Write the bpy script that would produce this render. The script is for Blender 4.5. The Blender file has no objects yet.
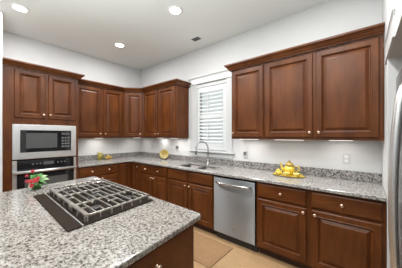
import bpy, bmesh, math, random
from mathutils import Vector, Matrix
R = math.radians
PI = math.pi
random.seed(7)
scene = bpy.context.scene
C = scene.collection

# ------------------------------------------------------------------ camera, world, lights, exposure
cam_d = bpy.data.cameras.new('camera')
cam_d.sensor_width = 36.0
cam_d.lens = 195.6682 / 402 * 36.0
cam_d.shift_y = (135.53 - 134.0) / 402
cam_d.clip_start = 0.02
cam = bpy.data.objects.new('camera', cam_d)
cam.location = (4.3096, -2.8181, 1.4184)
cam.rotation_euler = (PI / 2, 0, 0.693)
C.objects.link(cam)
scene.camera = cam

world = bpy.data.worlds.new('world')
scene.world = world
world.use_nodes = True
wbg = world.node_tree.nodes['Background']
wbg.inputs['Color'].default_value = (0.86, 0.94, 1.0, 1)
wbg.inputs['Strength'].default_value = 0.38

scene.view_settings.view_transform = 'Standard'
scene.view_settings.look = 'None'
scene.view_settings.gamma = 1
scene.view_settings.use_curve_mapping = False
scene.view_settings.exposure = -0.02
CEIL_W = 21.0      # watts of each recessed ceiling lamp
UNDER_W = 2.0      # watts of each light under the wall cabinets

la = bpy.data.lights.new('bounce_light', 'AREA')      # added unseen soft fill turned to the ceiling behind the island
la.shape = 'RECTANGLE'
la.size = la.size_y = 1.6
la.energy = 118
la.color = (0.92, 1.0, 1.0)
lo = bpy.data.objects.new('bounce_light', la)
lo.location = (3.3, -3.3, 1.95)
lo.rotation_euler = (PI, 0, 0)
C.objects.link(lo)

la = bpy.data.lights.new('window_daylight', 'AREA')   # bright sky outside the window
la.shape = 'RECTANGLE'
la.size, la.size_y = 1.6, 2.2
la.energy = 4.5
la.color = (0.95, 1.0, 0.98)
lo = bpy.data.objects.new('window_daylight', la)
lo.location = (2.2, 0.7, 1.8)
lo.rotation_euler = (-PI / 2, 0, 0)
C.objects.link(lo)

# ------------------------------------------------------------------ materials
def nodes_of(name):
    m = bpy.data.materials.new(name)
    m.use_nodes = True
    nt = m.node_tree
    return m, nt, nt.nodes['Principled BSDF']

def ramp(nt, stops):
    r = nt.nodes.new('ShaderNodeValToRGB')
    e = r.color_ramp.elements
    while len(e) < len(stops):
        e.new(0.5)
    for el, (p, c) in zip(e, stops):
        el.position = p
        el.color = (*c, 1)
    return r

def coords(nt, scale=(1, 1, 1)):
    t = nt.nodes.new('ShaderNodeTexCoord')
    mp = nt.nodes.new('ShaderNodeMapping')
    mp.inputs['Scale'].default_value = scale
    nt.links.new(t.outputs['Object'], mp.inputs['Vector'])
    return mp.outputs['Vector']

def noise(nt, vec, scale, detail=4, rough=0.5):
    n = nt.nodes.new('ShaderNodeTexNoise')
    n.inputs['Scale'].default_value = scale
    n.inputs['Detail'].default_value = detail
    n.inputs['Roughness'].default_value = rough
    nt.links.new(vec, n.inputs['Vector'])
    return n

def mixc(nt, fac, a, b, mode='MIX'):
    m = nt.nodes.new('ShaderNodeMix')
    m.data_type = 'RGBA'
    m.blend_type = mode
    for sock, v in (('Factor', fac), ('A', a), ('B', b)):
        s = [i for i in m.inputs if i.name == sock and i.enabled][0]
        if hasattr(v, 'node'):
            nt.links.new(v, s)
        elif isinstance(v, tuple):
            s.default_value = (*v, 1)
        else:
            s.default_value = v
    return [o for o in m.outputs if o.enabled][0]

def plain(name, col, rough=0.5, metal=0.0, var=0.06, scale=8.0, coat=0.0, spec=0.5):
    m, nt, b = nodes_of(name)
    v = coords(nt)
    n = noise(nt, v, scale)
    lo = tuple(c * (1 - var) for c in col)
    hi = tuple(min(1, c * (1 + var)) for c in col)
    r = ramp(nt, [(0.3, lo), (0.7, hi)])
    nt.links.new(n.outputs['Fac'], r.inputs['Fac'])
    nt.links.new(r.outputs['Color'], b.inputs['Base Color'])
    b.inputs['Roughness'].default_value = rough
    b.inputs['Metallic'].default_value = metal
    b.inputs['Coat Weight'].default_value = coat
    b.inputs['Specular IOR Level'].default_value = spec
    return m

def wood(name, dark, light, grain=(7, 7, 0.7), rough=0.40, coat=0.04):
    m, nt, b = nodes_of(name)
    v = coords(nt, grain)
    n1 = noise(nt, v, 6.0, 6, 0.6)
    v2 = coords(nt, tuple(0.5 * (g ** 0.5) for g in grain))
    n2 = noise(nt, v2, 5.0, 3, 0.55)
    r1 = ramp(nt, [(0.25, dark), (0.75, light)])
    nt.links.new(n2.outputs['Fac'], r1.inputs['Fac'])
    r2 = ramp(nt, [(0.3, (0.8, 0.8, 0.8)), (0.7, (1.08, 1.08, 1.08))])
    nt.links.new(n1.outputs['Fac'], r2.inputs['Fac'])
    nt.links.new(mixc(nt, 1.0, r1.outputs['Color'], r2.outputs['Color'], 'MULTIPLY'), b.inputs['Base Color'])
    b.inputs['Roughness'].default_value = rough
    b.inputs['Coat Weight'].default_value = coat
    b.inputs['Coat Roughness'].default_value = 0.25
    b.inputs['Specular IOR Level'].default_value = 0.28
    return m

def granite(name, base, grey, spot, s=1.0):
    m, nt, b = nodes_of(name)
    v = coords(nt)
    n1 = noise(nt, v, 60 * s, 6, 0.72)
    r1 = ramp(nt, [(0.37, spot), (0.44, grey), (0.53, base), (0.78, tuple(min(1, c * 1.15) for c in base))])
    nt.links.new(n1.outputs['Fac'], r1.inputs['Fac'])
    n2 = noise(nt, v, 105 * s, 4, 0.65)
    r2 = ramp(nt, [(0.38, (0.16, 0.13, 0.12)), (0.48, (1, 1, 1))])
    nt.links.new(n2.outputs['Fac'], r2.inputs['Fac'])
    n3 = noise(nt, v, 11 * s, 4, 0.6)
    r3 = ramp(nt, [(0.3, (0.78, 0.77, 0.76)), (0.7, (1.08, 1.07, 1.06))])
    nt.links.new(n3.outputs['Fac'], r3.inputs['Fac'])
    c = mixc(nt, 0.85, r1.outputs['Color'], r2.outputs['Color'], 'MULTIPLY')
    c = mixc(nt, 1.0, c, r3.outputs['Color'], 'MULTIPLY')
    nt.links.new(c, b.inputs['Base Color'])
    b.inputs['Roughness'].default_value = 0.16
    return m

def steel(name, col=(0.62, 0.62, 0.61), rough=0.26, stretch=(1, 1, 60)):
    m, nt, b = nodes_of(name)
    v = coords(nt, stretch)
    n = noise(nt, v, 12, 3)
    r = ramp(nt, [(0.3, tuple(c * 0.92 for c in col)), (0.7, tuple(c * 1.06 for c in col))])
    nt.links.new(n.outputs['Fac'], r.inputs['Fac'])
    nt.links.new(r.outputs['Color'], b.inputs['Base Color'])
    b.inputs['Metallic'].default_value = 1.0
    b.inputs['Roughness'].default_value = rough
    return m

def brushed(name, col, rough, aniso, rot):
    m = steel(name, col, rough, (60, 60, 1))
    nt = m.node_tree
    b = nt.nodes['Principled BSDF']
    t = nt.nodes.new('ShaderNodeTangent')
    t.direction_type = 'RADIAL'
    t.axis = 'Z'
    nt.links.new(t.outputs['Tangent'], b.inputs['Tangent'])
    b.inputs['Anisotropic'].default_value = aniso
    b.inputs['Anisotropic Rotation'].default_value = rot
    return m

def emit(name, col, strength):
    m, nt, b = nodes_of(name)
    b.inputs['Base Color'].default_value = (0.9, 0.9, 0.9, 1)
    b.inputs['Emission Color'].default_value = (*col, 1)
    b.inputs['Emission Strength'].default_value = strength
    return m

def floor_mat():
    m, nt, b = nodes_of('oak_planks')
    v = coords(nt)
    br = nt.nodes.new('ShaderNodeTexBrick')
    br.offset = 0.37
    br.inputs['Scale'].default_value = 1.0
    br.inputs['Brick Width'].default_value = 1.25
    br.inputs['Row Height'].default_value = 0.18
    br.inputs['Mortar Size'].default_value = 0.0025
    br.inputs['Mortar Smooth'].default_value = 0.2
    br.inputs['Color1'].default_value = (0.40, 0.245, 0.125, 1)
    br.inputs['Color2'].default_value = (0.48, 0.305, 0.16, 1)
    br.inputs['Mortar'].default_value = (0.36, 0.22, 0.11, 1)
    nt.links.new(v, br.inputs['Vector'])
    g = noise(nt, coords(nt, (1.2, 14, 1)), 7, 5, 0.6)
    r = ramp(nt, [(0.3, (0.8, 0.78, 0.76)), (0.7, (1.1, 1.1, 1.1))])
    nt.links.new(g.outputs['Fac'], r.inputs['Fac'])
    nt.links.new(mixc(nt, 1.0, br.outputs['Color'], r.outputs['Color'], 'MULTIPLY'), b.inputs['Base Color'])
    b.inputs['Roughness'].default_value = 0.42
    return m

def plate_mat():
    # glazed yellow with brownish painted rings and blotches
    m, nt, b = nodes_of('painted_plate')
    v = coords(nt)
    ln = nt.nodes.new('ShaderNodeVectorMath'); ln.operation = 'LENGTH'
    nt.links.new(v, ln.inputs[0])
    r = ramp(nt, [(0.0, (0.30, 0.17, 0.03)), (0.050, (0.45, 0.31, 0.06)), (0.058, (0.14, 0.09, 0.025)),
                  (0.068, (0.55, 0.42, 0.10)), (0.098, (0.34, 0.25, 0.05))])
    nt.links.new(ln.outputs['Value'], r.inputs['Fac'])
    n = noise(nt, v, 38, 2)
    r2 = ramp(nt, [(0.42, (0.45, 0.42, 0.30)), (0.52, (1, 1, 1))])
    nt.links.new(n.outputs['Fac'], r2.inputs['Fac'])
    nt.links.new(mixc(nt, 0.8, r.outputs['Color'], r2.outputs['Color'], 'MULTIPLY'), b.inputs['Base Color'])
    b.inputs['Roughness'].default_value = 0.2
    return m

def glass_mat():
    m, nt, b = nodes_of('clear_glass')
    b.inputs['Transmission Weight'].default_value = 1.0
    b.inputs['Roughness'].default_value = 0.0
    b.inputs['IOR'].default_value = 1.45
    b.inputs['Base Color'].default_value = (0.96, 0.98, 0.97, 1)
    return m

M = dict(
    wall=plain('wall_paint', (0.585, 0.58, 0.57), 0.75, var=0.012, scale=3, spec=0.2),
    ceiling=plain('ceiling_paint', (0.79, 0.815, 0.80), 0.85, var=0.01, scale=2, spec=0.2),
    trim=plain('white_trim_paint', (0.60, 0.60, 0.59), 0.4, var=0.01),
    shutter=plain('white_shutter_paint', (0.66, 0.67, 0.66), 0.4, var=0.01),
    wood=wood('stained_cherry', (0.062, 0.0150, 0.0026), (0.146, 0.0445, 0.0095)),
    woodh=wood('stained_cherry_across', (0.062, 0.0150, 0.0026), (0.146, 0.0445, 0.0095), (0.7, 7, 7)),
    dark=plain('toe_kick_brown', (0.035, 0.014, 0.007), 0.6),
    granite=granite('speckled_granite', (0.47, 0.455, 0.43), (0.21, 0.195, 0.185), (0.06, 0.05, 0.045)),
    granite_i=granite('speckled_granite_island', (0.325, 0.305, 0.28), (0.16, 0.143, 0.128), (0.06, 0.05, 0.04)),
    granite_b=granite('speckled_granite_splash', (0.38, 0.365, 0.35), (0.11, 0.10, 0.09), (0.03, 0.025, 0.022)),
    steel=steel('brushed_steel', (0.74, 0.74, 0.73), 0.42),
    steelv=brushed('brushed_steel_door', (0.46, 0.50, 0.53), 0.40, 1.0, 0.25),
    steeld=steel('dark_steel', (0.36, 0.355, 0.35), 0.3),
    fridge=steel('refrigerator_steel', (0.17, 0.17, 0.17), 0.25, (60, 60, 1)),
    sink=steel('sink_steel', (0.17, 0.155, 0.145), 0.4),
    chrome=steel('satin_chrome', (0.60, 0.595, 0.585), 0.2, (1, 1, 1)),
    nickel=steel('satin_nickel', (0.80, 0.62, 0.49), 0.30, (1, 1, 1)),
    black=plain('black_glass', (0.012, 0.012, 0.013), 0.06, var=0.05, spec=0.6),
    window_dark=plain('reflection_grey_glass', (0.085, 0.085, 0.085), 0.1, var=0.05, spec=0.6),  # grey lightened to stand in for reflections on the microwave window
    button=plain('grey_print', (0.12, 0.12, 0.12), 0.4),
    plate_dark=plain('cooktop_enamel', (0.020, 0.014, 0.010), 0.6, var=0.1, spec=0.05),
    iron=plain('cast_iron', (0.40, 0.37, 0.33), 0.36, metal=0.85, var=0.15, scale=30),
    cap=plain('burner_cap_black', (0.02, 0.019, 0.018), 0.4),
    white=plain('white_plastic', (0.80, 0.80, 0.78), 0.35, var=0.01),
    slot=plain('dark_slot', (0.03, 0.03, 0.03), 0.6),
    vent=plain('vent_grey', (0.12, 0.12, 0.115), 0.6),
    lamp=emit('lamp_lens', (1.0, 0.97, 0.92), 9.0),
    bar=emit('light_bar_lens', (1.0, 0.97, 0.93), 1.5),
    floor=floor_mat(),
    mat=plain('tan_mat', (0.30, 0.17, 0.08), 0.85, var=0.1, scale=40),
    matedge=plain('tan_mat_border', (0.285, 0.162, 0.077), 0.85, var=0.08, scale=40),
    red=plain('red_petal', (0.42, 0.012, 0.025), 0.5, var=0.25, scale=40),
    green=plain('green_leaf', (0.065, 0.19, 0.04), 0.5, var=0.35, scale=25),
    pale_green=plain('pale_green_leaf', (0.30, 0.44, 0.20), 0.5, var=0.2, scale=25),
    yellow=plain('yellow_glaze', (0.60, 0.42, 0.035), 0.2, var=0.25, scale=30, coat=0.4),
    pale_yellow=plain('pale_yellow_glaze', (0.68, 0.54, 0.13), 0.2, var=0.2, scale=25, coat=0.4),
    amber=plain('amber_glaze', (0.36, 0.235, 0.04), 0.25, var=0.2, scale=30, coat=0.3),
    olive=plain('olive_yellow_glaze', (0.30, 0.25, 0.04), 0.25, var=0.6, scale=28, coat=0.4),
    lemon=plain('lemon_skin', (0.55, 0.36, 0.05), 0.45, var=0.2, scale=40),
    wicker=plain('tan_wicker', (0.38, 0.24, 0.07), 0.7, var=0.3, scale=70),
    plate=plate_mat(),
    outlet=plain('outlet_plastic', (0.48, 0.48, 0.47), 0.4, var=0.01),
    stand=plain('dark_wire', (0.03, 0.025, 0.02), 0.4),
    glass=glass_mat(),
)

# ------------------------------------------------------------------ helpers
def obj(name, bm, mat, parent=None, smooth=False, bevel=0.0, seg=2, loc=None):
    bmesh.ops.recalc_face_normals(bm, faces=bm.faces[:])
    me = bpy.data.meshes.new(name)
    bm.to_mesh(me)
    bm.free()
    me.materials.append(M[mat] if isinstance(mat, str) else mat)
    if smooth:
        for p in me.polygons:
            p.use_smooth = True
    o = bpy.data.objects.new(name, me)
    C.objects.link(o)
    if parent:
        o.parent = parent
    if loc:
        o.location = loc
    if bevel:
        b = o.modifiers.new('bevel', 'BEVEL')
        b.width = bevel
        b.segments = seg
        b.limit_method = 'ANGLE'
        b.angle_limit = R(40)
    return o

def tag(o, label, cat, group=None):
    o['label'] = label
    o['category'] = cat
    if group:
        o['group'] = group
    return o

def thing(name, label, cat, loc=(0, 0, 0), rz=0.0, group=None):
    o = bpy.data.objects.new(name, None)
    o.empty_display_size = 0.1
    C.objects.link(o)
    o.location = loc
    o.rotation_euler = (0, 0, rz)
    return tag(o, label, cat, group)

def struct(name, bm, mat, parent=None, **k):
    o = obj(name, bm, mat, parent, **k)
    if not parent:
        o['kind'] = 'structure'
    return o

def copy_tree(o, parent=None):
    c = o.copy()
    C.objects.link(c)
    if parent:
        c.parent = parent
    for ch in list(o.children):
        copy_tree(ch, c)
    return c

def new():
    return bmesh.new()

def box(bm, x0, x1, y0, y1, z0, z1):
    v = [bm.verts.new((x, y, z)) for z in (z0, z1) for y in (y0, y1) for x in (x0, x1)]
    for f in ((0, 1, 3, 2), (4, 6, 7, 5), (0, 4, 5, 1), (2, 3, 7, 6), (0, 2, 6, 4), (1, 5, 7, 3)):
        bm.faces.new([v[i] for i in f])
    return bm

def boxes(*a):
    bm = new()
    for b in a:
        box(bm, *b)
    return bm

def lathe(bm, prof, seg=24, mat=None):
    """revolve (r, z) around z; mat transforms the result"""
    rings = []
    for r, z in prof:
        if r < 1e-6:
            rings.append([bm.verts.new((0, 0, z))])
        else:
            rings.append([bm.verts.new((r * math.cos(2 * PI * i / seg), r * math.sin(2 * PI * i / seg), z)) for i in range(seg)])
    vs = [v for ring in rings for v in ring]
    for a, b in zip(rings, rings[1:]):
        for i in range(seg):
            j = (i + 1) % seg
            if len(a) == 1 and len(b) == 1:
                continue
            if len(a) == 1:
                bm.faces.new([a[0], b[i], b[j]])
            elif len(b) == 1:
                bm.faces.new([a[i], a[j], b[0]])
            else:
                bm.faces.new([a[i], a[j], b[j], b[i]])
    if mat is not None:
        bmesh.ops.transform(bm, matrix=mat, verts=vs)
    return bm

def tube(bm, pts, r, seg=10, closed=False):
    pts = [Vector(p) for p in pts]
    rr = r if isinstance(r, (list, tuple)) else [r] * len(pts)
    n = len(pts)
    rings = []
    up = None
    for i, p in enumerate(pts):
        if closed:
            d = (pts[(i + 1) % n] - pts[i - 1]).normalized()
        else:
            d = (pts[min(i + 1, n - 1)] - pts[max(i - 1, 0)]).normalized()
        if up is None:
            up = Vector((0, 0, 1)) if abs(d.z) < 0.9 else Vector((1, 0, 0))
        s = d.cross(up).normalized()
        up = s.cross(d).normalized()
        rings.append([bm.verts.new(p + (s * math.cos(2 * PI * k / seg) + up * math.sin(2 * PI * k / seg)) * rr[i]) for k in range(seg)])
    pairs = list(zip(rings, rings[1:])) + ([(rings[-1], rings[0])] if closed else [])
    for a, b in pairs:
        for k in range(seg):
            j = (k + 1) % seg
            bm.faces.new([a[k], a[j], b[j], b[k]])
    if not closed:
        bm.faces.new(rings[0][::-1])
        bm.faces.new(rings[-1])
    return bm

def sweep(bm, path, prof):
    """closed profile (out, z) along an xy polyline with mitres; out is to the RIGHT of the direction"""
    P = [Vector(p) for p in path]
    rings = []
    for i, p in enumerate(P):
        ds = []
        if i > 0:
            ds.append((P[i] - P[i - 1]).normalized())
        if i < len(P) - 1:
            ds.append((P[i + 1] - P[i]).normalized())
        ns = [Vector((d.y, -d.x)) for d in ds]
        if len(ns) == 2:
            m = (ns[0] + ns[1]).normalized()
            m = m / m.dot(ns[0])
        else:
            m = ns[0]
        rings.append([bm.verts.new((p.x + m.x * o, p.y + m.y * o, z)) for o, z in prof])
    k = len(prof)
    for a, b in zip(rings, rings[1:]):
        for i in range(k):
            j = (i + 1) % k
            bm.faces.new([a[i], a[j], b[j], b[i]])
    bm.faces.new(rings[0])
    bm.faces.new(rings[-1][::-1])
    return bm

def prism(bm, poly, z0, z1):
    a = [bm.verts.new((x, y, z0)) for x, y in poly]
    b = [bm.verts.new((x, y, z1)) for x, y in poly]
    bm.faces.new(a[::-1])
    bm.faces.new(b)
    for i in range(len(a)):
        j = (i + 1) % len(a)
        bm.faces.new([a[i], a[j], b[j], b[i]])
    return bm

def grid_slab(bm, xs, ys, inside, z0, z1):
    """slab of grid cells for which inside(i, j) holds, welded, with its outer and hole walls"""
    V = {}
    def v(i, j, k):
        if (i, j, k) not in V:
            V[(i, j, k)] = bm.verts.new((xs[i], ys[j], (z0, z1)[k]))
        return V[(i, j, k)]
    nx, ny = len(xs) - 1, len(ys) - 1
    ok = lambda i, j: 0 <= i < nx and 0 <= j < ny and inside(i, j)
    for i in range(nx):
        for j in range(ny):
            if not ok(i, j):
                continue
            for k in (0, 1):
                bm.faces.new([v(i, j, k), v(i + 1, j, k), v(i + 1, j + 1, k), v(i, j + 1, k)])
            for di, dj, a, b in ((-1, 0, (i, j), (i, j + 1)), (1, 0, (i + 1, j), (i + 1, j + 1)),
                                 (0, -1, (i, j), (i + 1, j)), (0, 1, (i, j + 1), (i + 1, j + 1))):
                if not ok(i + di, j + dj):
                    bm.faces.new([v(*a, 0), v(*b, 0), v(*b, 1), v(*a, 1)])
    return bm

def rings_front(bm, x0, x1, z0, z1, y, rings):
    """nested rectangles: (inset, out) with out measured towards -y from plane y; first ring closed at the back"""
    prev = None
    for ins, out in rings:
        r = [bm.verts.new(p) for p in ((x0 + ins, y - out, z0 + ins), (x1 - ins, y - out, z0 + ins),
                                       (x1 - ins, y - out, z1 - ins), (x0 + ins, y - out, z1 - ins))]
        if prev is None:
            bm.faces.new(r[::-1])
        else:
            for i in range(4):
                j = (i + 1) % 4
                bm.faces.new([prev[i], prev[j], r[j], r[i]])
        prev = r
    bm.faces.new(prev)
    return bm

DOOR = [(0, 0), (0, 0.012), (0.007, 0.020), (0.050, 0.020), (0.053, 0.0235), (0.059, 0.0215), (0.066, 0.007), (0.073, 0.005),
        (0.100, 0.0185), (0.104, 0.0195)]
DRAWER = [(0, 0), (0, 0.012), (0.005, 0.0165), (0.010, 0.020)]

def knob_mesh(x, y, z):
    bm = new()
    Mt = Matrix.Translation((x, y, z)) @ Matrix.Rotation(PI / 2, 4, 'X')   # z axis -> -y
    lathe(bm, [(0, 0), (0.010, 0), (0.008, 0.003), (0.0055, 0.008), (0.0055, 0.013), (0.0125, 0.017), (0.0155, 0.021),
               (0.0145, 0.026), (0.008, 0.0295), (0, 0.0305)], 16, Mt)
    return bm

def add_door(par, x0, x1, z0, z1, y, knob=None, name='door'):
    d = obj(name, rings_front(new(), x0, x1, z0, z1, y, DOOR), 'wood', par)
    if knob:
        obj('knob', knob_mesh(knob[0], y - 0.0201, knob[1]), 'nickel', d, smooth=True)
    return d

def add_drawer(par, x0, x1, z0, z1, y, knobs=(), name='drawer'):
    d = obj(name, rings_front(new(), x0, x1, z0, z1, y, DRAWER), 'woodh', par)
    for kx in knobs:
        obj('knob', knob_mesh(kx, y - 0.0201, (z0 + z1) / 2), 'nickel', d, smooth=True)
    return d

def carcass(w, d, z0, z1, top=True, g=0.001):
    t = 0.018
    b = [(g, t, -d + t, -g, z0, z1), (w - t, w - g, -d + t, -g, z0, z1), (t, w - t, -0.012, -g, z0, z1),
         (t, w - t, -d + t, -0.012, z0, z0 + t), (g, w - g, -d, -d + t, z0, z1)]
    if top:
        b.append((t, w - t, -d + t, -0.012, z1 - t, z1))
    return boxes(*b)

# ------------------------------------------------------------------ the setting
H = 3.05
WX = 4.460            # wall at the right end of the counter
struct('floor', boxes((-0.12, 6.2, -4.9, 0.14, -0.08, 0.0)), 'floor')
struct('ceiling', boxes((-0.12, 6.2, -4.9, 0.14, H, H + 0.1)), 'ceiling')
struct('wall_left', boxes((-0.12, 0, -4.9, 0, 0, H)), 'wall')
wx0, wx1, wz0, wz1 = 1.855, 2.535, 1.14, 2.33
struct('wall_back', boxes((-0.12, wx0, 0, 0.14, 0, H), (wx1, WX + 0.9, 0, 0.14, 0, H), (wx0, wx1, 0, 0.14, 0, wz0), (wx0, wx1, 0, 0.14, wz1, H)), 'wall')
# stub of wall left of the oven tower
struct('wall_front', boxes((0, 0.665, -2.63, -2.508, 0, H)), 'trim')
# wall beside the counter with the recess for the refrigerator
AY0, AY1, AZ = -0.69, -1.70, 2.03
struct('wall_right', boxes((WX, WX + 0.9, AY0, 0, 0, H), (WX, WX + 0.9, AY1, AY0, AZ, H), (WX, WX + 0.9, AY1 - 0.12, AY1, 0, H),
                           (WX + 0.78, WX + 0.9, AY1, AY0, 0, AZ)), 'wall')
# casing of the recess: leg, head board, cap
struct('trim_1', boxes((WX - 0.006, WX, -0.685, -0.652, 0, AZ - 0.001)), 'trim', bevel=0.003)
struct('trim_2', boxes((WX - 0.007, WX, -1.12, -0.50, AZ, 2.175), (WX - 0.012, WX - 0.0071, -1.12, -0.48, AZ, AZ + 0.03)), 'trim', bevel=0.0015)
struct('trim_3', boxes((WX - 0.010, WX, -1.13, -0.49, 2.1755, 2.19), (WX - 0.015, WX, -1.14, -0.48, 2.19, 2.205)), 'trim', bevel=0.002)

# ------------------------------------------------------------------ window with casing and glass
win = thing('window_1', '', 'window', (0, 0, 0))
del win['label'], win['category']
win['kind'] = 'structure'
cz1 = 2.385
obj('casing', boxes((1.735, 1.855, -0.019, 0, 1.14, cz1), (2.535, 2.655, -0.019, 0, 1.14, cz1),
                    (1.745, 1.757, -0.026, 0, 1.14, cz1), (2.633, 2.645, -0.026, 0, 1.14, cz1),
                    (1.735, 2.655, -0.019, 0, cz1, 2.485)), 'trim', win, bevel=0.003)
bm = new()
sweep(bm, [(1.70, 0), (1.70, -0.001), (2.69, -0.001), (2.69, 0)], [(0, 2.485), (0.018, 2.485), (0.024, 2.495), (0.038, 2.507), (0.042, 2.51), (0.042, 2.522), (0, 2.522)])
obj('cap', bm, 'trim', win)
obj('bead', boxes((1.705, 2.685, -0.034, 0, 2.383, 2.402)), 'trim', win, bevel=0.006, seg=3)
obj('sill', boxes((1.70, 2.69, -0.055, 0.02, 1.115, 1.14)), 'trim', win, bevel=0.006, seg=3)
obj('apron', boxes((1.735, 2.655, -0.017, 0, 1.035, 1.115)), 'trim', win, bevel=0.003)
obj('jamb', boxes((1.855, 1.868, 0, 0.135, 1.14, 2.33), (2.522, 2.535, 0, 0.135, 1.14, 2.33), (1.868, 2.522, 0, 0.135, 2.317, 2.33),
                  (1.868, 2.522, 0.02, 0.135, 1.14, 1.155)), 'trim', win)
sash = obj('sash', boxes((1.868, 1.90, 0.085, 0.12, 1.155, 2.317), (2.49, 2.522, 0.085, 0.12, 1.155, 2.317), (1.90, 2.49, 0.085, 0.12, 1.155, 1.20),
                         (1.90, 2.49, 0.085, 0.12, 1.745, 1.785), (1.90, 2.49, 0.085, 0.12, 2.275, 2.317)), 'trim', win)
obj('pane', boxes((1.90, 2.49, 0.100, 0.105, 1.20, 1.745), (1.90, 2.49, 0.100, 0.105, 1.785, 2.275)), 'glass', sash)

sh = thing('plantation_shutter', 'white louvred plantation shutter filling the window behind the faucet', 'shutter', (0, 0, 0))
sy0, sy1 = 0.012, 0.040
obj('frame', boxes((1.871, 1.928, sy0, sy1, 1.16, 2.312), (2.446, 2.519, sy0, sy1, 1.16, 2.312), (1.928, 2.446, sy0, sy1, 2.215, 2.312),
                   (1.928, 2.446, sy0, sy1, 1.735, 1.800), (1.928, 2.446, sy0, sy1, 1.16, 1.285)), 'shutter', sh, bevel=0.003)
def louvers(z0, z1, n):
    bm = new()
    for i in range(n):
        zc = z0 + (i + 0.5) * (z1 - z0) / n
        a = R(38)
        w, t = 0.035, 0.0045
        prof = [(-w, 0), (-w * 0.5, t), (w * 0.5, t), (w, 0), (w * 0.5, -t), (-w * 0.5, -t)]
        L, Rr = [], []
        for p, q in prof:
            yy = 0.026 + p * math.cos(a) - q * math.sin(a)
            zz = zc - (p * math.sin(a) + q * math.cos(a)) * -1
            L.append((yy, zz))
        a_ = [bm.verts.new((1.931, y, z)) for y, z in L]
        b_ = [bm.verts.new((2.443, y, z)) for y, z in L]
        bm.faces.new(a_)
        bm.faces.new(b_[::-1])
        for k in range(6):
            j = (k + 1) % 6
            bm.faces.new([a_[k], a_[j], b_[j], b_[k]])
    return bm
obj('louver_bank', louvers(1.802, 2.213, 6), 'shutter', sh)
obj('louver_bank', louvers(1.287, 1.733, 7), 'shutter', sh)
for z0, z1 in ((1.83, 2.18), (1.32, 1.70)):
    obj('tilt_rod', boxes((2.135, 2.149, -0.020, -0.006, z0, z1)), 'shutter', sh, bevel=0.003)

# ------------------------------------------------------------------ wall cabinets
UZ0, UZ1, UD = 1.37, 2.36, 0.33
DZ0, DZ1 = 1.398, 2.338
KZ = 1.452
CROWN = [(0, 2.3605), (0.030, 2.3605), (0.034, 2.372), (0.044, 2.380), (0.058, 2.404), (0.072, 2.418), (0.080, 2.420), (0.080, 2.4395), (0, 2.4395)]
RAIL = [(0, 2.342), (0.024, 2.342), (0.026, 2.3605), (0, 2.3605)]

def wall_cabinet(label, loc, rz, w, doors):
    t = thing('wall_cabinet', label, 'cabinet', loc, rz, None)
    obj('body', carcass(w, UD, UZ0, UZ1), 'wood', t)
    for x0, x1, kx in doors:
        add_door(t, x0, x1, DZ0, DZ1, -UD, (kx, KZ))
    return t

# on the oven wall (front faces +x): local x runs along +y
wall_cabinet('double-door wood wall cabinet directly right of the oven tower', (0.001, -1.606, 0), PI / 2, 0.985,
             [(0.055, 0.500, 0.470), (0.535, 0.945, 0.567)])
# diagonal corner cabinet
cc = thing('corner_wall_cabinet', 'single-door diagonal wood wall cabinet filling the upper corner', 'cabinet', (0, 0, 0))
poly = [(0.002, -0.002), (0.002, -0.618), (UD, -0.618), (0.618, -UD), (0.618, -0.002)]
obj('body', prism(new(), poly, UZ0, UZ1), 'wood', cc)
dl = math.hypot(0.618 - UD, 0.618 - UD)
d = obj('door', rings_front(new(), 0.035, dl - 0.035, DZ0, DZ1, 0, DOOR), 'wood', cc)
d.location = (UD, -0.618, 0)
d.rotation_euler = (0, 0, PI / 4)
obj('knob', knob_mesh(dl - 0.062, -0.0201, KZ), 'nickel', d, smooth=True)
wall_cabinet('double-door wood wall cabinet left of the window', (0.620, -0.001, 0), 0, 1.038,
             [(0.030, 0.480, 0.450), (0.515, 1.005, 0.547)])
wall_cabinet('single-door wood wall cabinet right beside the window, knob at its lower left', (2.827, -0.001, 0), 0, 0.486,
             [(0.018, 0.478, 0.040)])
wall_cabinet('wide double-door wood wall cabinet beside the refrigerator recess', (3.314, -0.001, 0), 0, 1.141,
             [(0.020, 0.560, 0.530), (0.590, 1.110, 0.622)])

bm = new()
sweep(bm, [(WX - 0.003, -UD - 0.001), (2.827, -UD - 0.001), (2.827, -0.001)][::-1][0:1] + [(2.827, -UD - 0.001), (WX - 0.003, -UD - 0.001)], CROWN)
tag(obj('crown_molding', bm, 'wood'), 'stepped wood crown moulding along the wall cabinets right of the window', 'crown moulding')
bm = new()
sweep(bm, [(UD + 0.001, -1.604), (UD + 0.001, -0.618), (0.619, -UD - 0.001), (1.658, -UD - 0.001), (1.658, -0.001)], CROWN)
tag(obj('crown_molding', bm, 'wood'), 'stepped wood crown moulding bending round the corner above the wall cabinets left of the window', 'crown moulding')

def under_light(label, loc, rz, L, power=1.0):
    t = thing('under_cabinet_light', label, 'light', loc, rz, None)
    obj('housing', boxes((-L / 2, L / 2, -0.035, 0.035, -0.004, 0)), 'white', t)
    obj('lens', boxes((-L / 2 + 0.006, L / 2 - 0.006, -0.031, 0.031, -0.008, -0.0041)), 'bar', t, bevel=0.0015)
    la = bpy.data.lights.new('lamp', 'AREA')
    la.shape = 'RECTANGLE'
    la.size = L
    la.size_y = 0.06
    la.energy = UNDER_W * power
    la.color = (1.0, 0.97, 0.94)
    lo = bpy.data.objects.new('lamp', la)
    C.objects.link(lo)
    lo.parent = t
    lo.location = (0, 0, -0.012)
    return t
under_light('slim light bar under the double wall cabinet beside the oven tower', (0.20, -1.10, UZ0 - 0.0005), PI / 2, 0.16, 0.8)
under_light('slim light bar under the wall cabinet left of the window', (1.45, -0.20, UZ0 - 0.0005), 0, 0.18, 0.9)
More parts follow.
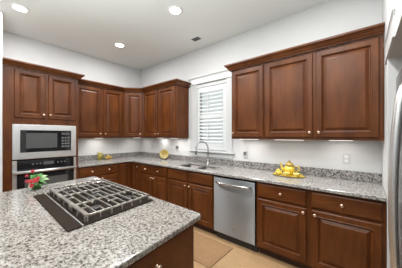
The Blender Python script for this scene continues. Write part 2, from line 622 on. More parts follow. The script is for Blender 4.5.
under_light('added slim light bar under the diagonal corner wall cabinet', (0.27, -0.27, UZ0 - 0.0005), PI / 4, 0.16, 0.55)  # added bar, brightens the inner corner
under_light('added slim light bar close to the wall under the cabinet left of the window', (0.93, -0.12, UZ0 - 0.0005), 0, 0.16, 0.5)  # added bar, more light for the wall and counter near the corner
under_light('slim light bar under the single-door wall cabinet right of the window', (3.03, -0.20, UZ0 - 0.0005), 0, 0.28, 0.85)
under_light('added slim light bar under the wide wall cabinet, right behind the meeting doors', (3.60, -0.275, UZ0 - 0.0005), 0, 0.34, 0.5)  # added bar, fills the dim stretch of wall between its neighbours
under_light('slim light bar under the wide wall cabinet near the refrigerator', (4.12, -0.20, UZ0 - 0.0005), 0, 0.22, 0.55)

# ------------------------------------------------------------------ oven tower
TW, TD = 0.896, 0.618
tw = thing('oven_tower_cabinet', 'tall wood cabinet tower holding the microwave and the wall oven', 'cabinet', (0.001, -2.505, 0), PI / 2)
# openings: microwave z 1.10..1.56, oven z 0.36..1.075 ; x 0.085..0.868
ox0, ox1 = 0.100, 0.852
obj('body', boxes((0, 0.02, -TD, -0.002, 0.1, UZ1), (TW - 0.02, TW, -TD, -0.002, 0.1, UZ1), (0.02, TW - 0.02, -0.014, -0.002, 0.1, UZ1),
                  (0.02, ox0, -TD, -0.5, 0.3605, 1.5595), (ox1, TW - 0.02, -TD, -0.5, 0.3605, 1.5595),
                  (0.02, TW - 0.02, -TD, -0.014, 1.56, UZ1), (ox0, ox1, -TD, -0.014, 1.072, 1.100), (0.02, TW - 0.02, -TD, -0.014, 0.1, 0.36)), 'wood', tw)
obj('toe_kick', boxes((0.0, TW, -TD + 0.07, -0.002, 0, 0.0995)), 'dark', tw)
add_door(tw, 0.115, 0.452, 1.668, 2.338, -TD, (0.432, 1.727))
add_door(tw, 0.492, 0.848, 1.668, 2.338, -TD, (0.514, 1.727))
add_drawer(tw, 0.09, 0.86, 0.12, 0.33, -TD, (0.3, 0.65))
bm = new()
sweep(bm, [(0.0, -TD - 0.001), (TW - 0.003, -TD - 0.001), (TW - 0.003, -UD - 0.09)], CROWN)
obj('crown', bm, 'wood', tw)

mw = thing('microwave', 'built-in microwave in a wide steel trim frame above the wall oven', 'microwave', (0.001, -2.505, 0), PI / 2)
y = -TD - 0.001
f = lambda x0, x1, z0, z1, t=0.02: (x0, x1, y - t, y, z0, z1)
obj('cavity', boxes((ox0 + 0.01, ox1 - 0.01, -0.58, -0.08, 1.108, 1.552)), 'slot', mw)
obj('trim_frame', boxes(f(0.094, 0.175, 1.085, 1.575), f(0.788, 0.862, 1.085, 1.575), f(0.175, 0.788, 1.494, 1.575), f(0.175, 0.788, 1.085, 1.178)), 'steel', mw, bevel=0.003)
dr = obj('door', boxes(f(0.176, 0.628, 1.179, 1.493, 0.026)), 'black', mw, bevel=0.003)
obj('window', boxes((0.235, 0.600, y - 0.0275, y - 0.0261, 1.235, 1.455)), 'window_dark', dr)
cp = obj('control_panel', boxes(f(0.630, 0.787, 1.179, 1.493, 0.026)), 'black', mw, bevel=0.003)
obj('display', boxes((0.655, 0.765, y - 0.0275, y - 0.0261, 1.43, 1.465)), 'window_dark', cp)
for r in range(4):
    for c in range(3):
        obj('button', boxes((0.656 + c * 0.039, 0.686 + c * 0.039, y - 0.0275, y - 0.0261, 1.235 + r * 0.045, 1.262 + r * 0.045)), 'button', cp)

ov = thing('wall_oven', 'black glass wall oven with a steel bar handle below the microwave', 'oven', (0.001, -2.505, 0), PI / 2)
obj('cavity', boxes((ox0 + 0.01, ox1 - 0.01, -0.58, -0.08, 0.37, 1.062)), 'slot', ov)
cp = obj('control_panel', boxes(f(0.140, 0.826, 0.945, 1.062, 0.022)), 'black', ov, bevel=0.003)
obj('display', boxes((0.43, 0.56, y - 0.0235, y - 0.0221, 0.985, 1.035)), 'window_dark', cp)
for c in range(6):
    xx = (0.30, 0.345, 0.385, 0.60, 0.645, 0.69)[c]
    obj('button', boxes((xx, xx + 0.02, y - 0.0235, y - 0.0221, 0.998, 1.018)), 'button', cp)
obj('side_trim', boxes(f(0.094, 0.1395, 0.36, 1.066)), 'steel', ov, bevel=0.002)
obj('side_trim', boxes(f(0.8265, 0.862, 0.36, 1.066)), 'steel', ov, bevel=0.002)
od = obj('door', boxes(f(0.140, 0.826, 0.37, 0.940, 0.03)), 'black', ov, bevel=0.003)
obj('window', boxes((0.22, 0.74, y - 0.0315, y - 0.0301, 0.45, 0.80)), 'window_dark', od)
bm = new()
tube(bm, [(0.10, y - 0.062, 0.905), (0.855, y - 0.062, 0.905)], 0.019, 14)
for xx in (0.175, 0.785):
    tube(bm, [(xx, y - 0.0302, 0.905), (xx, y - 0.06, 0.905)], 0.010, 10)
obj('handle', bm, 'steel', od, smooth=True)

# ------------------------------------------------------------------ base cabinets
BD, BZ0, BZ1 = 0.606, 0.10, 0.880
RZ0, RZ1 = 0.705, 0.858         # drawer fronts
OZ0, OZ1 = 0.125, 0.680         # doors
def base_cabinet(label, loc, rz, w, drawers, doors, name='base_cabinet', top=False):
    t = thing(name, label, 'cabinet', loc, rz, None)
    obj('body', carcass(w, BD, BZ0, BZ1, top), 'wood', t)
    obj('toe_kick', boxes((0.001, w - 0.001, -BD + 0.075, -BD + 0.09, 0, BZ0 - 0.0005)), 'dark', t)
    for x0, x1, ks in drawers:
        add_drawer(t, x0, x1, RZ0, RZ1, -BD, ks)
    for x0, x1, kx in doors:
        add_door(t, x0, x1, OZ0, OZ1, -BD, (kx, 0.640) if kx else None)
    return t
base_cabinet('wood base cabinet with one two-knob drawer beside the oven tower', (0.001, -1.605, 0), PI / 2, 0.700,
             [(0.025, 0.680, (0.215, 0.512))], [(0.025, 0.345, 0.318), (0.362, 0.680, 0.388)])
# L-shaped corner cabinet with two full-height folding doors
co = thing('corner_base_cabinet', 'L-shaped wood base cabinet in the inner corner with two narrow full-height doors', 'cabinet', (0, 0, 0))
poly = [(0.002, -0.002), (0.002, -0.903), (BD, -0.903), (BD, -BD), (0.928, -BD), (0.928, -0.002)]
obj('body', prism(new(), poly, BZ0, BZ1), 'wood', co)
obj('toe_kick', prism(new(), [(BD - 0.09, -0.903), (BD - 0.075, -0.903), (BD - 0.075, -BD + 0.075), (0.928, -BD + 0.075), (0.928, -BD + 0.09), (BD - 0.09, -BD + 0.09)], 0, BZ0 - 0.0005), 'dark', co)
d = obj('door', rings_front(new(), 0.012, 0.270, OZ0, RZ1, 0, DOOR), 'wood', co)
d.location = (BD, -0.903, 0)
d.rotation_euler = (0, 0, PI / 2)
d = obj('door', rings_front(new(), 0.030, 0.275, OZ0, RZ1, 0, DOOR), 'wood', co)
d.location = (BD, -BD, 0)
obj('knob', knob_mesh(0.243, -0.0201, 0.80), 'nickel', d, smooth=True)
base_cabinet('wood base cabinet with one two-knob drawer, between the inner corner and the sink', (0.930, -0.001, 0), 0, 0.798,
             [(0.030, 0.780, (0.190, 0.570))], [(0.030, 0.395, 0.370), (0.412, 0.780, 0.440)])
base_cabinet('wood sink base cabinet with two false drawer fronts, left of the dishwasher', (1.730, -0.001, 0), 0, 0.980,
             [(0.025, 0.475, ()), (0.503, 0.962, ())], [(0.025, 0.475, 0.447), (0.503, 0.962, 0.530)], 'sink_base_cabinet')
base_cabinet('wood base cabinet with drawer and door immediately right of the dishwasher', (3.332, -0.001, 0), 0, 0.555,
             [(0.022, 0.535, (0.285,))], [(0.022, 0.535, 0.508)])
base_cabinet('wood base cabinet with drawer and door at the right end of the counter', (3.888, -0.001, 0), 0, 0.567,
             [(0.025, 0.542, (0.272,))], [(0.025, 0.542, 0.056)])

# ------------------------------------------------------------------ dishwasher
dw = thing('dishwasher', 'stainless steel dishwasher with bowed bar handle under the counter', 'dishwasher', (2.716, -0.001, 0), 0)
W = 0.608
obj('tub', boxes((0.004, W - 0.004, -0.56, -0.02, 0.09, 0.868)), 'slot', dw)
dd = obj('door', boxes((0.004, W - 0.004, -0.628, -0.5605, 0.112, 0.852)), 'steelv', dw, bevel=0.006, seg=3)
obj('control_strip', boxes((0.006, W - 0.006, -0.618, -0.5605, 0.8525, 0.872)), 'black', dw)
bm = new()
pts = [(0.05 + (W - 0.1) * i / 20, -0.633 - 0.045 * (1 - (2 * i / 20 - 1) ** 4) ** 0.5 - 0.004, 0.79) for i in range(21)]
tube(bm, pts, 0.0145, 12)
obj('handle', bm, 'chrome', dd, smooth=True)
bm = new()
lathe(bm, [(0, 0), (0.013, 0), (0.013, 0.002), (0, 0.002)], 20, Matrix.Translation((W / 2, -0.6281, 0.215)) @ Matrix.Rotation(PI / 2, 4, 'X'))
obj('badge', bm, 'steeld', dd)
obj('kick_plate', boxes((0.004, W - 0.004, -0.555, -0.54, 0, 0.0895)), 'slot', dw)

# ------------------------------------------------------------------ countertop, sink, faucet
ct = thing('countertop', 'L-shaped speckled granite countertop along both walls with sink cutout', 'countertop', (0, 0, 0))
CD, CZ0, CZ1 = 0.648, 0.8815, 0.914
xs = [0.002, CD, 1.865, 2.215, 2.245, 2.560, WX - 0.002]
ys = [-1.605, -CD, -0.545, -0.175, -0.002]
def inside(i, j):
    if j == 0:
        return i == 0
    if j == 2 and i in (2, 3, 4):
        return False
    return True
obj('slab', grid_slab(new(), xs, ys, inside, CZ0, CZ1), 'granite', ct, bevel=0.007, seg=3)
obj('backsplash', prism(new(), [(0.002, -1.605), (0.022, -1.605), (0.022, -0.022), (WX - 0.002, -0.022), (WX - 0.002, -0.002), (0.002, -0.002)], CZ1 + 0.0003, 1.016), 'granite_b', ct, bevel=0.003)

sk = thing('sink', 'double-bowl stainless steel undermount sink below the window', 'sink', (1.865, -0.545, 0))
def bowl(x0, x1, y0, y1, z0, z1):
    bm = new()
    def ring(i, z, r):
        out = []
        X0, X1, Y0, Y1 = x0 + i, x1 - i, y0 + i, y1 - i
        for cx, cy, a0 in ((X1 - r, Y1 - r, 0), (X0 + r, Y1 - r, 90), (X0 + r, Y0 + r, 180), (X1 - r, Y0 + r, 270)):
            for k in range(5):
                a = R(a0 + 90 * k / 4)
                out.append(bm.verts.new((cx + r * math.cos(a), cy + r * math.sin(a), z)))
        return out
    rs = [ring(-0.008, z1, 0.05), ring(0.0, z1, 0.045), ring(0.006, z0 + 0.03, 0.05), ring(0.03, z0, 0.05)]
    for a, b in zip(rs, rs[1:]):
        n = len(a)
        for k in range(n):
            j = (k + 1) % n
            bm.faces.new([a[k], a[j], b[j], b[k]])
    bm.faces.new(rs[-1])
    return bm
for x0, x1 in ((0.012, 0.335), (0.365, 0.683)):
    b = obj('bowl', bowl(x0, x1, 0.012, 0.358, 0.70, 0.8805), 'sink', sk, smooth=True)
    s = b.modifiers.new('solid', 'SOLIDIFY'); s.thickness = 0.0015
    bm = new()
    lathe(bm, [(0.042, 0.0005), (0.045, 0.004), (0.03, 0.003), (0.0, 0.002)], 20, Matrix.Translation(((x0 + x1) / 2, 0.185, 0.702)))
    obj('drain', bm, 'steeld', b, smooth=True)

fa = thing('faucet', 'tall chrome gooseneck pull-down faucet at the sink', 'faucet', (2.215, -0.105, CZ1 + 0.0003))
bm = new()
lathe(bm, [(0, 0), (0.027, 0), (0.027, 0.006), (0.020, 0.012), (0.018, 0.09), (0.014, 0.10), (0, 0.10)], 20)
obj('base', bm, 'steeld', fa, smooth=True)
dx, dy = -0.075, -0.235
L = math.hypot(dx, dy)
ux, uy = dx / L, dy / L
rad = L / 2
pts = [(0, 0, 0.095), (0, 0, 0.20), (0, 0, 0.285)]
for k in range(1, 17):
    a = PI * k / 16
    pts.append((ux * rad * (1 - math.cos(a)), uy * rad * (1 - math.cos(a)), 0.285 + rad * 0.9 * math.sin(a)))
pts.append((dx, dy, 0.262))
obj('spout', tube(new(), pts, 0.0100, 12), 'steeld', fa, smooth=True)
bm = new()
lathe(bm, [(0, 0.18), (0.016, 0.18), (0.018, 0.19), (0.016, 0.25), (0.0125, 0.265), (0, 0.265)], 16, Matrix.Translation((dx, dy, 0)))
obj('spray_head', bm, 'steeld', fa, smooth=True)
obj('lever', tube(new(), [(0.02, 0, 0.06), (0.05, -0.005, 0.07), (0.085, -0.012, 0.10)], [0.010, 0.008, 0.006], 10), 'steeld', fa, smooth=True)

# ------------------------------------------------------------------ refrigerator in its recess
fr = thing('refrigerator', 'stainless steel refrigerator with bowed handles in the recess at the far right', 'refrigerator', (WX, AY1, 0))
FW = AY0 - AY1
obj('body', boxes((0.09, 0.74, 0.012, FW - 0.012, 0.03, 1.85)), 'steeld', fr)
for y0, y1, hy in ((0.012, FW / 2 - 0.003, FW / 2 - 0.05), (FW / 2 + 0.003, FW - 0.012, FW / 2 + 0.06)):
    d = obj('door', boxes((0.042, 0.089, y0, y1, 0.05, 1.87)), 'fridge', fr, bevel=0.012, seg=3)
    pts = [(0.036 - 0.052 * math.sin(PI * i / 24) ** 0.55, hy, 0.30 + 1.42 * i / 24) for i in range(25)]
    obj('handle', tube(new(), pts, 0.018, 14), 'steel', d, smooth=True)
obj('foot', boxes((0.1, 0.7, 0.06, FW - 0.06, 0, 0.0295)), 'slot', fr)

# ------------------------------------------------------------------ island (its axes lean a little against the walls)
IO = Vector((1.735, -1.797, 0))
def lean(bm):
    for v in bm.verts:
        x, y = v.co.x, v.co.y
        v.co.x = x - 0.115 * y
        v.co.y = y - 0.024 * x
    return bm
IL, ID = 1.775, 1.75
isl = thing('kitchen_island', 'dark wood kitchen island base standing under the cooktop counter', 'island', IO)
obj('body', lean(boxes((0.06, IL - 0.045, -ID + 0.25, -0.045, 0.10, 0.8815))), 'wood', isl)
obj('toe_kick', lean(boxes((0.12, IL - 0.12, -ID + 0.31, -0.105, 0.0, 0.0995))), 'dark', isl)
# drawer and doors on the end that faces the camera (+x): build facing -y, turn, lean
def end_front(fn, x0, x1, z0, z1, prof, mat):
    bm = rings_front(new(), x0, x1, z0, z1, 0, prof)
    bmesh.ops.rotate(bm, verts=bm.verts, cent=(0, 0, 0), matrix=Matrix.Rotation(PI / 2, 3, 'Z'))
    bmesh.ops.translate(bm, verts=bm.verts, vec=(IL - 0.045, 0, 0))
    return obj(fn, lean(bm), mat, isl)
def end_knob(par, yy, z):
    bm = knob_mesh(0, 0, 0)
    bmesh.ops.rotate(bm, verts=bm.verts, cent=(0, 0, 0), matrix=Matrix.Rotation(PI / 2, 3, 'Z'))
    bmesh.ops.translate(bm, verts=bm.verts, vec=(IL - 0.045 + 0.0201, yy, z))
    obj('knob', lean(bm), 'nickel', par, smooth=True)
for y0, y1 in ((-0.70, -0.058), (-1.36, -0.72)):
    d = end_front('drawer', y0, y1, 0.50, 0.868, DRAWER, 'woodh')
    end_knob(d, (y0 + y1) / 2, 0.776)
    d = end_front('drawer', y0, y1, 0.115, 0.485, DRAWER, 'woodh')
    end_knob(d, (y0 + y1) / 2, 0.39)
bm = new()
r = 0.03
poly = [(0, -ID), (IL, -ID)] + [(IL - r + r * math.cos(R(a)), -r + r * math.sin(R(a))) for a in (0, 30, 60, 90)] + [(r - r * math.sin(R(a)), -r + r * math.cos(R(a))) for a in (0, 30, 60, 90)]
prism(bm, poly, 0.882, 0.914)
tag(obj('island_countertop', lean(bm), 'granite_i', bevel=0.008, seg=3, loc=IO), 'pale speckled granite slab on the island holding the gas cooktop', 'countertop')

# gas cooktop
ck = thing('gas_cooktop', 'black gas cooktop with three cast-iron grates set in the island counter', 'cooktop', (IO.x, IO.y, 0.9143))
obj('base_plate', lean(boxes((0.402, 1.318, -0.571, -0.058, 0, 0.008))), 'plate_dark', ck, bevel=0.003)
obj('control_strip', lean(boxes((0.402, 1.318, -0.652, -0.578, 0, 0.008))), 'plate_dark', ck, bevel=0.003)
obj('trim_strip', lean(boxes((0.402, 1.318, -0.5775, -0.5715, 0, 0.010))), 'steel', ck)
gx = [0.452, 0.735, 1.020, 1.303]
GZ = 0.052
def bar(bm, x0, x1, y0, y1, z0=GZ - 0.012, z1=GZ):
    box(bm, x0, x1, y0, y1, z0, z1)
for k in range(3):
    a0, a1 = gx[k] + 0.003, gx[k + 1] - 0.003
    y0, y1 = -0.555, -0.085
    bm = new()
    w = 0.016
    bar(bm, a0, a1, y0, y0 + w + 0.008); bar(bm, a0, a1, y1 - w, y1)
    for q, xa in ((k == 0, a0), (k == 2, a1 - 0.010)):
        dz = 0.0 if q else 0.0125
        bar(bm, xa, xa + 0.010, y0, y1, GZ - 0.012 - dz, GZ - dz)
    n = 9
    cxm = (a0 + a1) / 2
    for i in range(1, n):
        yy = y0 + 0.012 + (y1 - y0 - 0.012) * i / n
        near_b = min(abs(yy - (-0.20)), abs(yy - (-0.44))) < 0.03
        if near_b and k != 1 or (k == 1 and abs(yy + 0.32) < 0.03):
            bar(bm, a0, a0 + 0.085, yy - 0.0045, yy + 0.0045); bar(bm, a1 - 0.085, a1, yy - 0.0045, yy + 0.0045)
        else:
            bar(bm, a0, a1, yy - 0.0045, yy + 0.0045)
    bar(bm, cxm - 0.005, cxm + 0.005, y0, y0 + 0.07); bar(bm, cxm - 0.005, cxm + 0.005, y1 - 0.07, y1)
    bar(bm, cxm - 0.005, cxm + 0.005, -0.36, -0.28)
    # skirt under the outer frame with short feet
    for xa, xb in ((a0, a0 + 0.008), (a1 - 0.008, a1)):
        m_ = 7
        for i in range(m_):
            yy = y0 + 0.012 + (y1 - y0 - 0.024) * i / (m_ - 1)
            box(bm, xa, xb, yy - 0.004, yy + 0.004, 0.0085, GZ - 0.024 if not ((k == 0 and xa < a0 + 0.001) or (k == 2 and xa > a0 + 0.1)) else GZ - 0.012)
    for ya, yb in ((y0, y0 + 0.008), (y1 - 0.008, y1)):
        for xx in (a0 + 0.02, cxm, a1 - 0.02):
            box(bm, xx - 0.010, xx + 0.010, ya, yb, 0.0085, GZ - 0.012)
    obj('grate', lean(bm), 'iron', ck, bevel=0.0015, seg=1)
for bx, by, br in ((0.595, -0.20, 0.036), (0.595, -0.44, 0.046), (0.878, -0.32, 0.058), (1.160, -0.20, 0.046), (1.160, -0.44, 0.036)):
    bm = new()
    lathe(bm, [(0, 0.0082), (br * 1.3, 0.0082), (br * 1.25, 0.013), (br, 0.018), (br, 0.024), (0, 0.024)], 20, Matrix.Translation((bx, by, 0)))
    bb = obj('burner', lean(bm), 'cap', ck, smooth=False)
    bm = new()
    lathe(bm, [(0, 0.0242), (br * 0.93, 0.0242), (br * 0.95, 0.031), (br * 0.8, 0.034), (0, 0.035)], 20, Matrix.Translation((bx, by, 0)))
    obj('burner_cap', lean(bm), 'cap', bb)

# ------------------------------------------------------------------ flowers on the island
fl = thing('flower_arrangement', 'small bunch of red flowers with green leaves on the island corner', 'flowers', (1.915, -2.385, CZ1 + 0.0006))
bm = new()
lathe(bm, [(0, 0), (0.032, 0), (0.040, 0.02), (0.038, 0.045), (0.028, 0.06), (0.031, 0.068), (0.027, 0.068), (0.024, 0.06), (0.0, 0.055)], 20)
obj('vase', bm, 'green', fl, smooth=True)
camdir = Vector((0.98, -0.18, 0)).normalized()
side = Vector((0.17, 0.985, 0)).normalized()      # image right as seen from the kitchen
def leaf(bm, p0, p1, w, sag=0.02, n=6):
    p0, p1 = Vector(p0), Vector(p1)
    ax = (p1 - p0).normalized()
    nrm = Vector((0.5, -0.2, 0.85))
    s = ax.cross(nrm).normalized()
    u = s.cross(ax)
    L, Rr, Mid = [], [], []
    for i in range(n + 1):
        t = i / n
        ww = w * math.sin(PI * min(1, t * 0.94 + 0.06)) ** 0.8
        c = p0.lerp(p1, t) + u * (0.02 * math.sin(PI * t)) - Vector((0, 0, sag * t * t))
        Mid.append(bm.verts.new(c - u * 0.004))
        L.append(bm.verts.new(c + s * ww + u * 0.004)); Rr.append(bm.verts.new(c - s * ww + u * 0.004))
    for i in range(n):
        bm.faces.new([L[i], L[i + 1], Mid[i + 1], Mid[i]])
        bm.faces.new([Mid[i], Mid[i + 1], Rr[i + 1], Rr[i]])
top = Vector((0, 0, 0.06))
def at(s, z, f=0.0):
    return side * s + camdir * f + Vector((0, 0, z))
specs = [(0.00, 0.165, 0.02, 0.030), (0.045, 0.16, 0.0, 0.028), (0.085, 0.135, 0.02, 0.024), (0.10, 0.095, 0.03, 0.024), (0.075, 0.06, 0.06, 0.024),
         (0.04, 0.045, 0.07, 0.024), (-0.045, 0.155, 0.01, 0.026), (-0.01, 0.12, 0.07, 0.030), (0.03, 0.11, 0.075, 0.028), (0.06, 0.085, 0.07, 0.026),
         (-0.06, 0.045, 0.08, 0.018), (0.0, 0.055, 0.085, 0.022), (-0.05, 0.10, -0.05, 0.026), (0.06, 0.11, -0.06, 0.026), (0.0, 0.13, -0.07, 0.028)]
for i, (s, z, f_, w) in enumerate(specs):
    bm = new()
    leaf(bm, top + at(s * 0.1, 0, f_ * 0.2), at(s, z, f_), w)
    o = obj('leaf', bm, 'pale_green' if i in (2, 3, 10) else 'green', fl, smooth=True)
    m_ = o.modifiers.new('solid', 'SOLIDIFY'); m_.thickness = 0.0015
def flower(c, r, n):
    f_ = obj('flower', new_petals(r, n), 'red', fl, smooth=True)
    f_.location = c
    d = (Vector((0.9, -0.25, 0.45))).normalized()
    f_.rotation_euler = d.to_track_quat('Z', 'Y').to_euler()
    m_ = f_.modifiers.new('solid', 'SOLIDIFY'); m_.thickness = 0.0015
    bm = new()
    lathe(bm, [(0, 0.003), (0.006, 0.005), (0.005, 0.011), (0, 0.013)], 10)
    obj('flower_center', bm, 'red', f_, smooth=True)
def new_petals(r, n):
    bm = new()
    for ring, (k, rr, lift) in enumerate(((n, r, 0.10), (n - 1, r * 0.65, 0.45))):
        for i in range(k):
            a = 2 * PI * (i + 0.5 * ring) / k
            d = Vector((math.cos(a), math.sin(a), lift)).normalized()
            s = Vector((-math.sin(a), math.cos(a), 0))
            rows = []
            for t, w in ((0.08, 0.25), (0.4, 0.85), (0.7, 0.9), (0.92, 0.5), (1.0, 0.08)):
                c = d * rr * t + Vector((0, 0, 0.003 * ring))
                rows.append([bm.verts.new(c + s * rr * 0.42 * w * q + Vector((0, 0, 0.004 * abs(q)))) for q in (-1, 0, 1)])
            for A, B in zip(rows, rows[1:]):
                for q in (0, 1):
                    bm.faces.new([A[q], A[q + 1], B[q + 1], B[q]])
    return bm
for s, z, f_, r, n in ((-0.042, 0.088, 0.095, 0.022, 6), (-0.008, 0.094, 0.105, 0.025, 6), (0.012, 0.112, 0.10, 0.017, 5),
                       (-0.034, 0.052, 0.105, 0.020, 6), (-0.028, 0.172, 0.04, 0.017, 5), (-0.068, 0.135, 0.05, 0.014, 5), (-0.068, 0.092, 0.09, 0.014, 5)):
    c = at(s, z, f_)
    flower(c, r, n)
    obj('stem', tube(new(), [top + Vector((0, 0, -0.01)), (top + c) / 2 + Vector((0, 0, 0.01)), c - camdir * 0.004], 0.0022, 6), 'green', fl)

# ------------------------------------------------------------------ decor on the counter
def mesh_prof(prof, mat=None, seg=24):
    return lathe(new(), prof, seg, mat)
Z = CZ1 + 0.0004
# jug and basket of lemons near the oven tower
jg = thing('pitcher', 'olive yellow ceramic pitcher on the counter beside the oven tower', 'pitcher', (0.13, -1.045, Z))
obj('body', mesh_prof([(0, 0), (0.034, 0), (0.038, 0.006), (0.050, 0.04), (0.052, 0.065), (0.042, 0.10), (0.034, 0.125), (0.040, 0.15), (0.036, 0.15), (0.030, 0.126), (0.036, 0.10), (0.0, 0.03)]), 'olive', jg, smooth=True)
obj('handle', tube(new(), [(0.012, 0.034, 0.14), (0.02, 0.066, 0.135), (0.025, 0.076, 0.10), (0.02, 0.066, 0.065), (0.012, 0.046, 0.05)], 0.006, 8), 'olive', jg, smooth=True)
obj('spout', tube(new(), [(-0.008, -0.026, 0.125), (-0.012, -0.04, 0.142), (-0.016, -0.056, 0.153)], [0.014, 0.012, 0.007], 10), 'olive', jg, smooth=True)
bk = thing('fruit_basket', 'low oval tan wicker basket of lemons beside the pitcher', 'basket', (0.14, -0.875, Z))
bm = mesh_prof([(0, 0), (0.045, 0), (0.062, 0.015), (0.068, 0.028), (0.071, 0.030), (0.068, 0.034), (0.062, 0.031), (0.057, 0.015), (0.04, 0.008), (0, 0.008)])
bmesh.ops.scale(bm, vec=(0.9, 1.3, 1), verts=bm.verts)
obj('bowl', bm, 'wicker', bk, smooth=True)
lem = None
for i, (lx, ly, lz, lab) in enumerate(((0.0, -0.045, 0.036, 'lemon at the pitcher end of the wicker basket'), (0.015, 0.003, 0.036, 'lemon in the middle of the wicker basket, nearest the counter edge'),
                                       (-0.005, 0.048, 0.036, 'lemon at the far right end of the wicker basket'), (-0.008, 0.0, 0.072, 'lemon lying on top of the others in the wicker basket'))):
    if lem is None:
        bm = mesh_prof([(0, -0.036), (0.006, -0.033), (0.018, -0.022), (0.0245, 0), (0.018, 0.022), (0.006, 0.033), (0, 0.037)], Matrix.Rotation(PI / 2, 4, 'X') , 14)
        lem = obj('lemon', bm, 'lemon', None, smooth=True)
        o = lem
    else:
        o = lem.copy(); C.objects.link(o)
    o.location = (0.14 + lx, -0.875 + ly, Z + lz)
    o.rotation_euler = (0, 0, R((80, 100, 70, 20)[i]))
    tag(o, lab, 'lemon', 'lemons in the basket')

# decorated plate on a stand in the corner
pl_dir = Vector((0.62, -0.78, 0)).normalized()
st = thing('plate_stand', 'small dark wire easel holding the painted plate', 'plate stand', (1.09, -0.15, Z), math.atan2(pl_dir.y, pl_dir.x) + PI / 2)
bm = new()
for s in (-0.05, 0.05):
    tube(bm, [(s, -0.052, 0.036), (s, -0.046, 0.007), (s, 0.0, 0.007), (s * 0.7, 0.012, 0.024), (s * 0.25, 0.044, 0.17)], 0.006, 8)
tube(bm, [(-0.05, 0.0, 0.004), (0.05, 0.0, 0.004)], 0.004, 8)
tube(bm, [(0, 0.038, 0.14), (0, 0.075, 0.004)], 0.004, 8)
obj('frame', bm, 'stand', st, smooth=True)
bm = mesh_prof([(0, 0), (0.05, 0), (0.06, 0.004), (0.096, 0.014), (0.098, 0.017), (0.094, 0.018), (0.06, 0.009), (0, 0.006)], None, 32)
pt = obj('decorative_plate', bm, 'plate', None, smooth=True)
tilt = Vector((pl_dir.x, pl_dir.y, 0.24)).normalized()
pt.rotation_euler = tilt.to_track_quat('Z', 'Y').to_euler()
base_pt = Vector((1.09, -0.15, Z)) + pl_dir * 0.026
pt.location = base_pt + Vector((0, 0, 0.114)) - pl_dir * 0.026
tag(pt, 'round yellow plate with painted pattern standing on the wire easel', 'plate')

# yellow tea set
ty = thing('serving_platter', 'yellow oval platter under the tea set on the right counter', 'platter', (3.585, -0.235, Z))
bm = mesh_prof([(0, 0), (0.085, 0), (0.10, 0.002), (0.135, 0.009), (0.140, 0.013), (0.133, 0.0128), (0.098, 0.0058), (0, 0.005)], None, 36)
bmesh.ops.scale(bm, vec=(1.36, 0.82, 1), verts=bm.verts)
obj('dish', bm, 'yellow', ty, smooth=True)
bm = new()
tube(bm, [(0.190 * math.cos(2 * PI * i / 36), 0.1145 * math.sin(2 * PI * i / 36), 0.0115) for i in range(36)], 0.0035, 8, True)
obj('rim', bm, 'amber', ty, smooth=True)
TZ = Z + 0.0054
tp = thing('teapot', 'yellow ceramic teapot with tall lid in the middle of the platter', 'teapot', (3.580, -0.175, TZ), R(-4))
obj('body', mesh_prof([(0, 0), (0.034, 0), (0.036, 0.006), (0.054, 0.03), (0.058, 0.05), (0.052, 0.075), (0.036, 0.094), (0.030, 0.098), (0, 0.098)]), 'yellow', tp, smooth=True)
ld = obj('lid', mesh_prof([(0, 0.0985), (0.038, 0.0985), (0.044, 0.104), (0.040, 0.122), (0.024, 0.132), (0.010, 0.135), (0.008, 0.140), (0.014, 0.148), (0.009, 0.156), (0, 0.158)]), 'amber', tp, smooth=True)
obj('spout', tube(new(), [(-0.050, 0, 0.035), (-0.072, 0, 0.055), (-0.080, 0, 0.090), (-0.094, 0, 0.122)], [0.017, 0.013, 0.010, 0.008], 12), 'yellow', tp, smooth=True)
obj('handle', tube(new(), [(0.046, 0, 0.084), (0.072, 0, 0.100), (0.094, 0, 0.092), (0.098, 0, 0.066), (0.082, 0, 0.042), (0.054, 0, 0.034)], 0.006, 10), 'yellow', tp, smooth=True)
tp.scale = (1.22, 1.22, 1.16)
cupm = [(0, 0), (0.018, 0), (0.020, 0.004), (0.032, 0.024), (0.037, 0.046), (0.034, 0.046), (0.029, 0.024), (0.014, 0.008), (0, 0.007)]
def cup(label, x, y, rz):
    t = thing('teacup', label, 'teacup', (x, y, TZ + 0.003), rz, 'teacups on the platter')
    obj('bowl', mesh_prof(cupm), 'pale_yellow', t, smooth=True)
    obj('handle', tube(new(), [(0.033, 0, 0.040), (0.050, 0, 0.042), (0.056, 0, 0.030), (0.048, 0, 0.016), (0.027, 0, 0.014)], 0.0042, 8), 'yellow', t, smooth=True)
cup('pale yellow teacup on the platter under the teapot handle', 3.690, -0.285, R(-15))
cup('pale yellow teacup at the front of the platter, below the lid of the teapot', 3.585, -0.305, R(-80))
sb = thing('sugar_bowl', 'pale yellow lidded sugar bowl at the left end of the platter', 'sugar bowl', (3.472, -0.250, TZ + 0.0035))
obj('body', mesh_prof([(0, 0), (0.022, 0), (0.026, 0.004), (0.040, 0.018), (0.042, 0.030), (0.036, 0.042), (0, 0.042)]), 'pale_yellow', sb, smooth=True)
obj('lid', mesh_prof([(0, 0.0424), (0.037, 0.0424), (0.032, 0.052), (0.014, 0.060), (0.006, 0.062), (0.008, 0.070), (0, 0.074)]), 'yellow', sb, smooth=True)

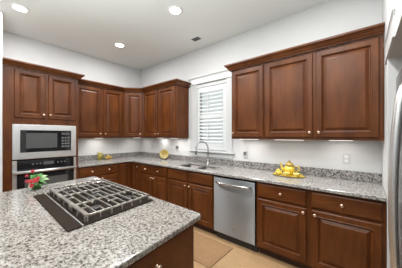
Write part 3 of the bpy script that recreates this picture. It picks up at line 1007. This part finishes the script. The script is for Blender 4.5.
# ------------------------------------------------------------------ outlets
def outlet(label, loc, rz, plug=False):
    t = thing('outlet', label, 'outlet', loc, rz)
    obj('cover_plate', boxes((-0.036, 0.036, -0.006, 0, -0.058, 0.058)), 'outlet', t, bevel=0.002)
    for z in (-0.024, 0.024):
        s = obj('socket', boxes((-0.017, 0.017, -0.0085, -0.0062, z - 0.015, z + 0.015)), 'white', t, bevel=0.001)
        obj('slot', boxes((-0.008, -0.005, -0.0095, -0.0086, z - 0.005, z + 0.007), (0.005, 0.008, -0.0095, -0.0086, z - 0.005, z + 0.007)), 'slot', s)
    return t
def plug(label, loc):
    bm = boxes((-0.018, 0.018, -0.036, 0, -0.024, 0.024))
    tag(obj('plug', bm, 'vent', None, bevel=0.004, loc=loc), label, 'plug')
outlet('white double outlet on the wall above the right end of the counter', (4.158, -0.0005, 1.150), 0)
outlet('white double outlet on the wall right of the window', (2.885, -0.0005, 1.115), 0)
outlet('white double outlet on the wall just left of the window', (1.345, -0.0005, 1.150), 0)
outlet('white double outlet on the wall left of the painted plate', (0.44, -0.0005, 1.165), 0)
outlet('white double outlet on the oven wall near the inner corner', (0.0005, -0.56, 1.165), PI / 2)
plug('grey plug in the outlet right of the window', (2.885, -0.0105, 1.139))
plug('grey plug in the outlet just left of the window', (1.345, -0.0105, 1.174))

# ------------------------------------------------------------------ mat, ceiling lamps, vent
rg = thing('floor_mat', 'plain tan kitchen mat on the floor in front of the sink and dishwasher', 'mat', (0, 0, 0.0004))
obj('pad', boxes((1.62, 3.02, -1.13, -0.70, 0, 0.010)), 'mat', rg, bevel=0.003)
obj('border', boxes((1.59, 1.62, -1.16, -0.67, 0, 0.010), (3.02, 3.05, -1.16, -0.67, 0, 0.010), (1.62, 3.02, -1.16, -1.13, 0, 0.010), (1.62, 3.02, -0.70, -0.67, 0, 0.010)), 'matedge', rg, bevel=0.003)

def can_light(x, y, label):
    t = thing('ceiling_light', label, 'ceiling light', (x, y, H - 0.0005), 0, 'recessed ceiling lights')
    obj('trim_ring', mesh_prof([(0.070, 0), (0.098, 0), (0.098, -0.004), (0.090, -0.009), (0.072, -0.008), (0.070, -0.004), (0.070, 0)], None, 32), 'white', t, smooth=True)
    obj('lens', mesh_prof([(0, -0.001), (0.0695, -0.001), (0.0695, -0.005), (0, -0.006)], None, 32), 'lamp', t)
    la = bpy.data.lights.new('lamp', 'AREA')
    la.shape = 'DISK'
    la.size = 0.13
    la.energy = CEIL_W
    la.color = (0.98, 0.985, 1.0)
    lo = bpy.data.objects.new('lamp', la)
    C.objects.link(lo)
    lo.parent = t
    lo.location = (0, 0, -0.012)
can_light(0.925, -2.373, 'round recessed ceiling light above the oven tower side of the room')
can_light(2.422, -1.072, 'round recessed ceiling light nearest the ceiling vent')
can_light(0.930, -1.043, 'round recessed ceiling light above the inner corner of the cabinets')
for x, y, lab in ((2.42, -1.95, 'added round recessed ceiling light straight above the gas cooktop'), (3.9, -1.072, 'added round recessed ceiling light above the floor in front of the rightmost base cabinet'),  # out-of-view ceiling lights added for the light they give
                  (3.9, -2.42, 'added round recessed ceiling light above the free end of the island'), (2.42, -3.8, 'added round recessed ceiling light behind the island'),
                  (3.9, -3.8, 'added round recessed ceiling light farthest from both cabinet walls')):
    can_light(x, y, lab)

vt = thing('ceiling_vent', 'small dark grille in the ceiling in front of the window wall', 'vent', (2.140, -0.330, H - 0.0005), 0)
obj('frame', boxes((-0.085, 0.085, -0.060, -0.050, -0.006, 0), (-0.085, 0.085, 0.050, 0.060, -0.006, 0), (-0.085, -0.075, -0.050, 0.050, -0.006, 0), (0.075, 0.085, -0.050, 0.050, -0.006, 0)), 'ceiling', vt)
bm = boxes((-0.075, 0.075, -0.050, 0.050, -0.0015, 0))
for i in range(6):
    yy = -0.041 + i * 0.0165
    box(bm, -0.075, 0.075, yy - 0.002, yy + 0.002, -0.006, -0.0016)
obj('grille', bm, 'vent', vt)
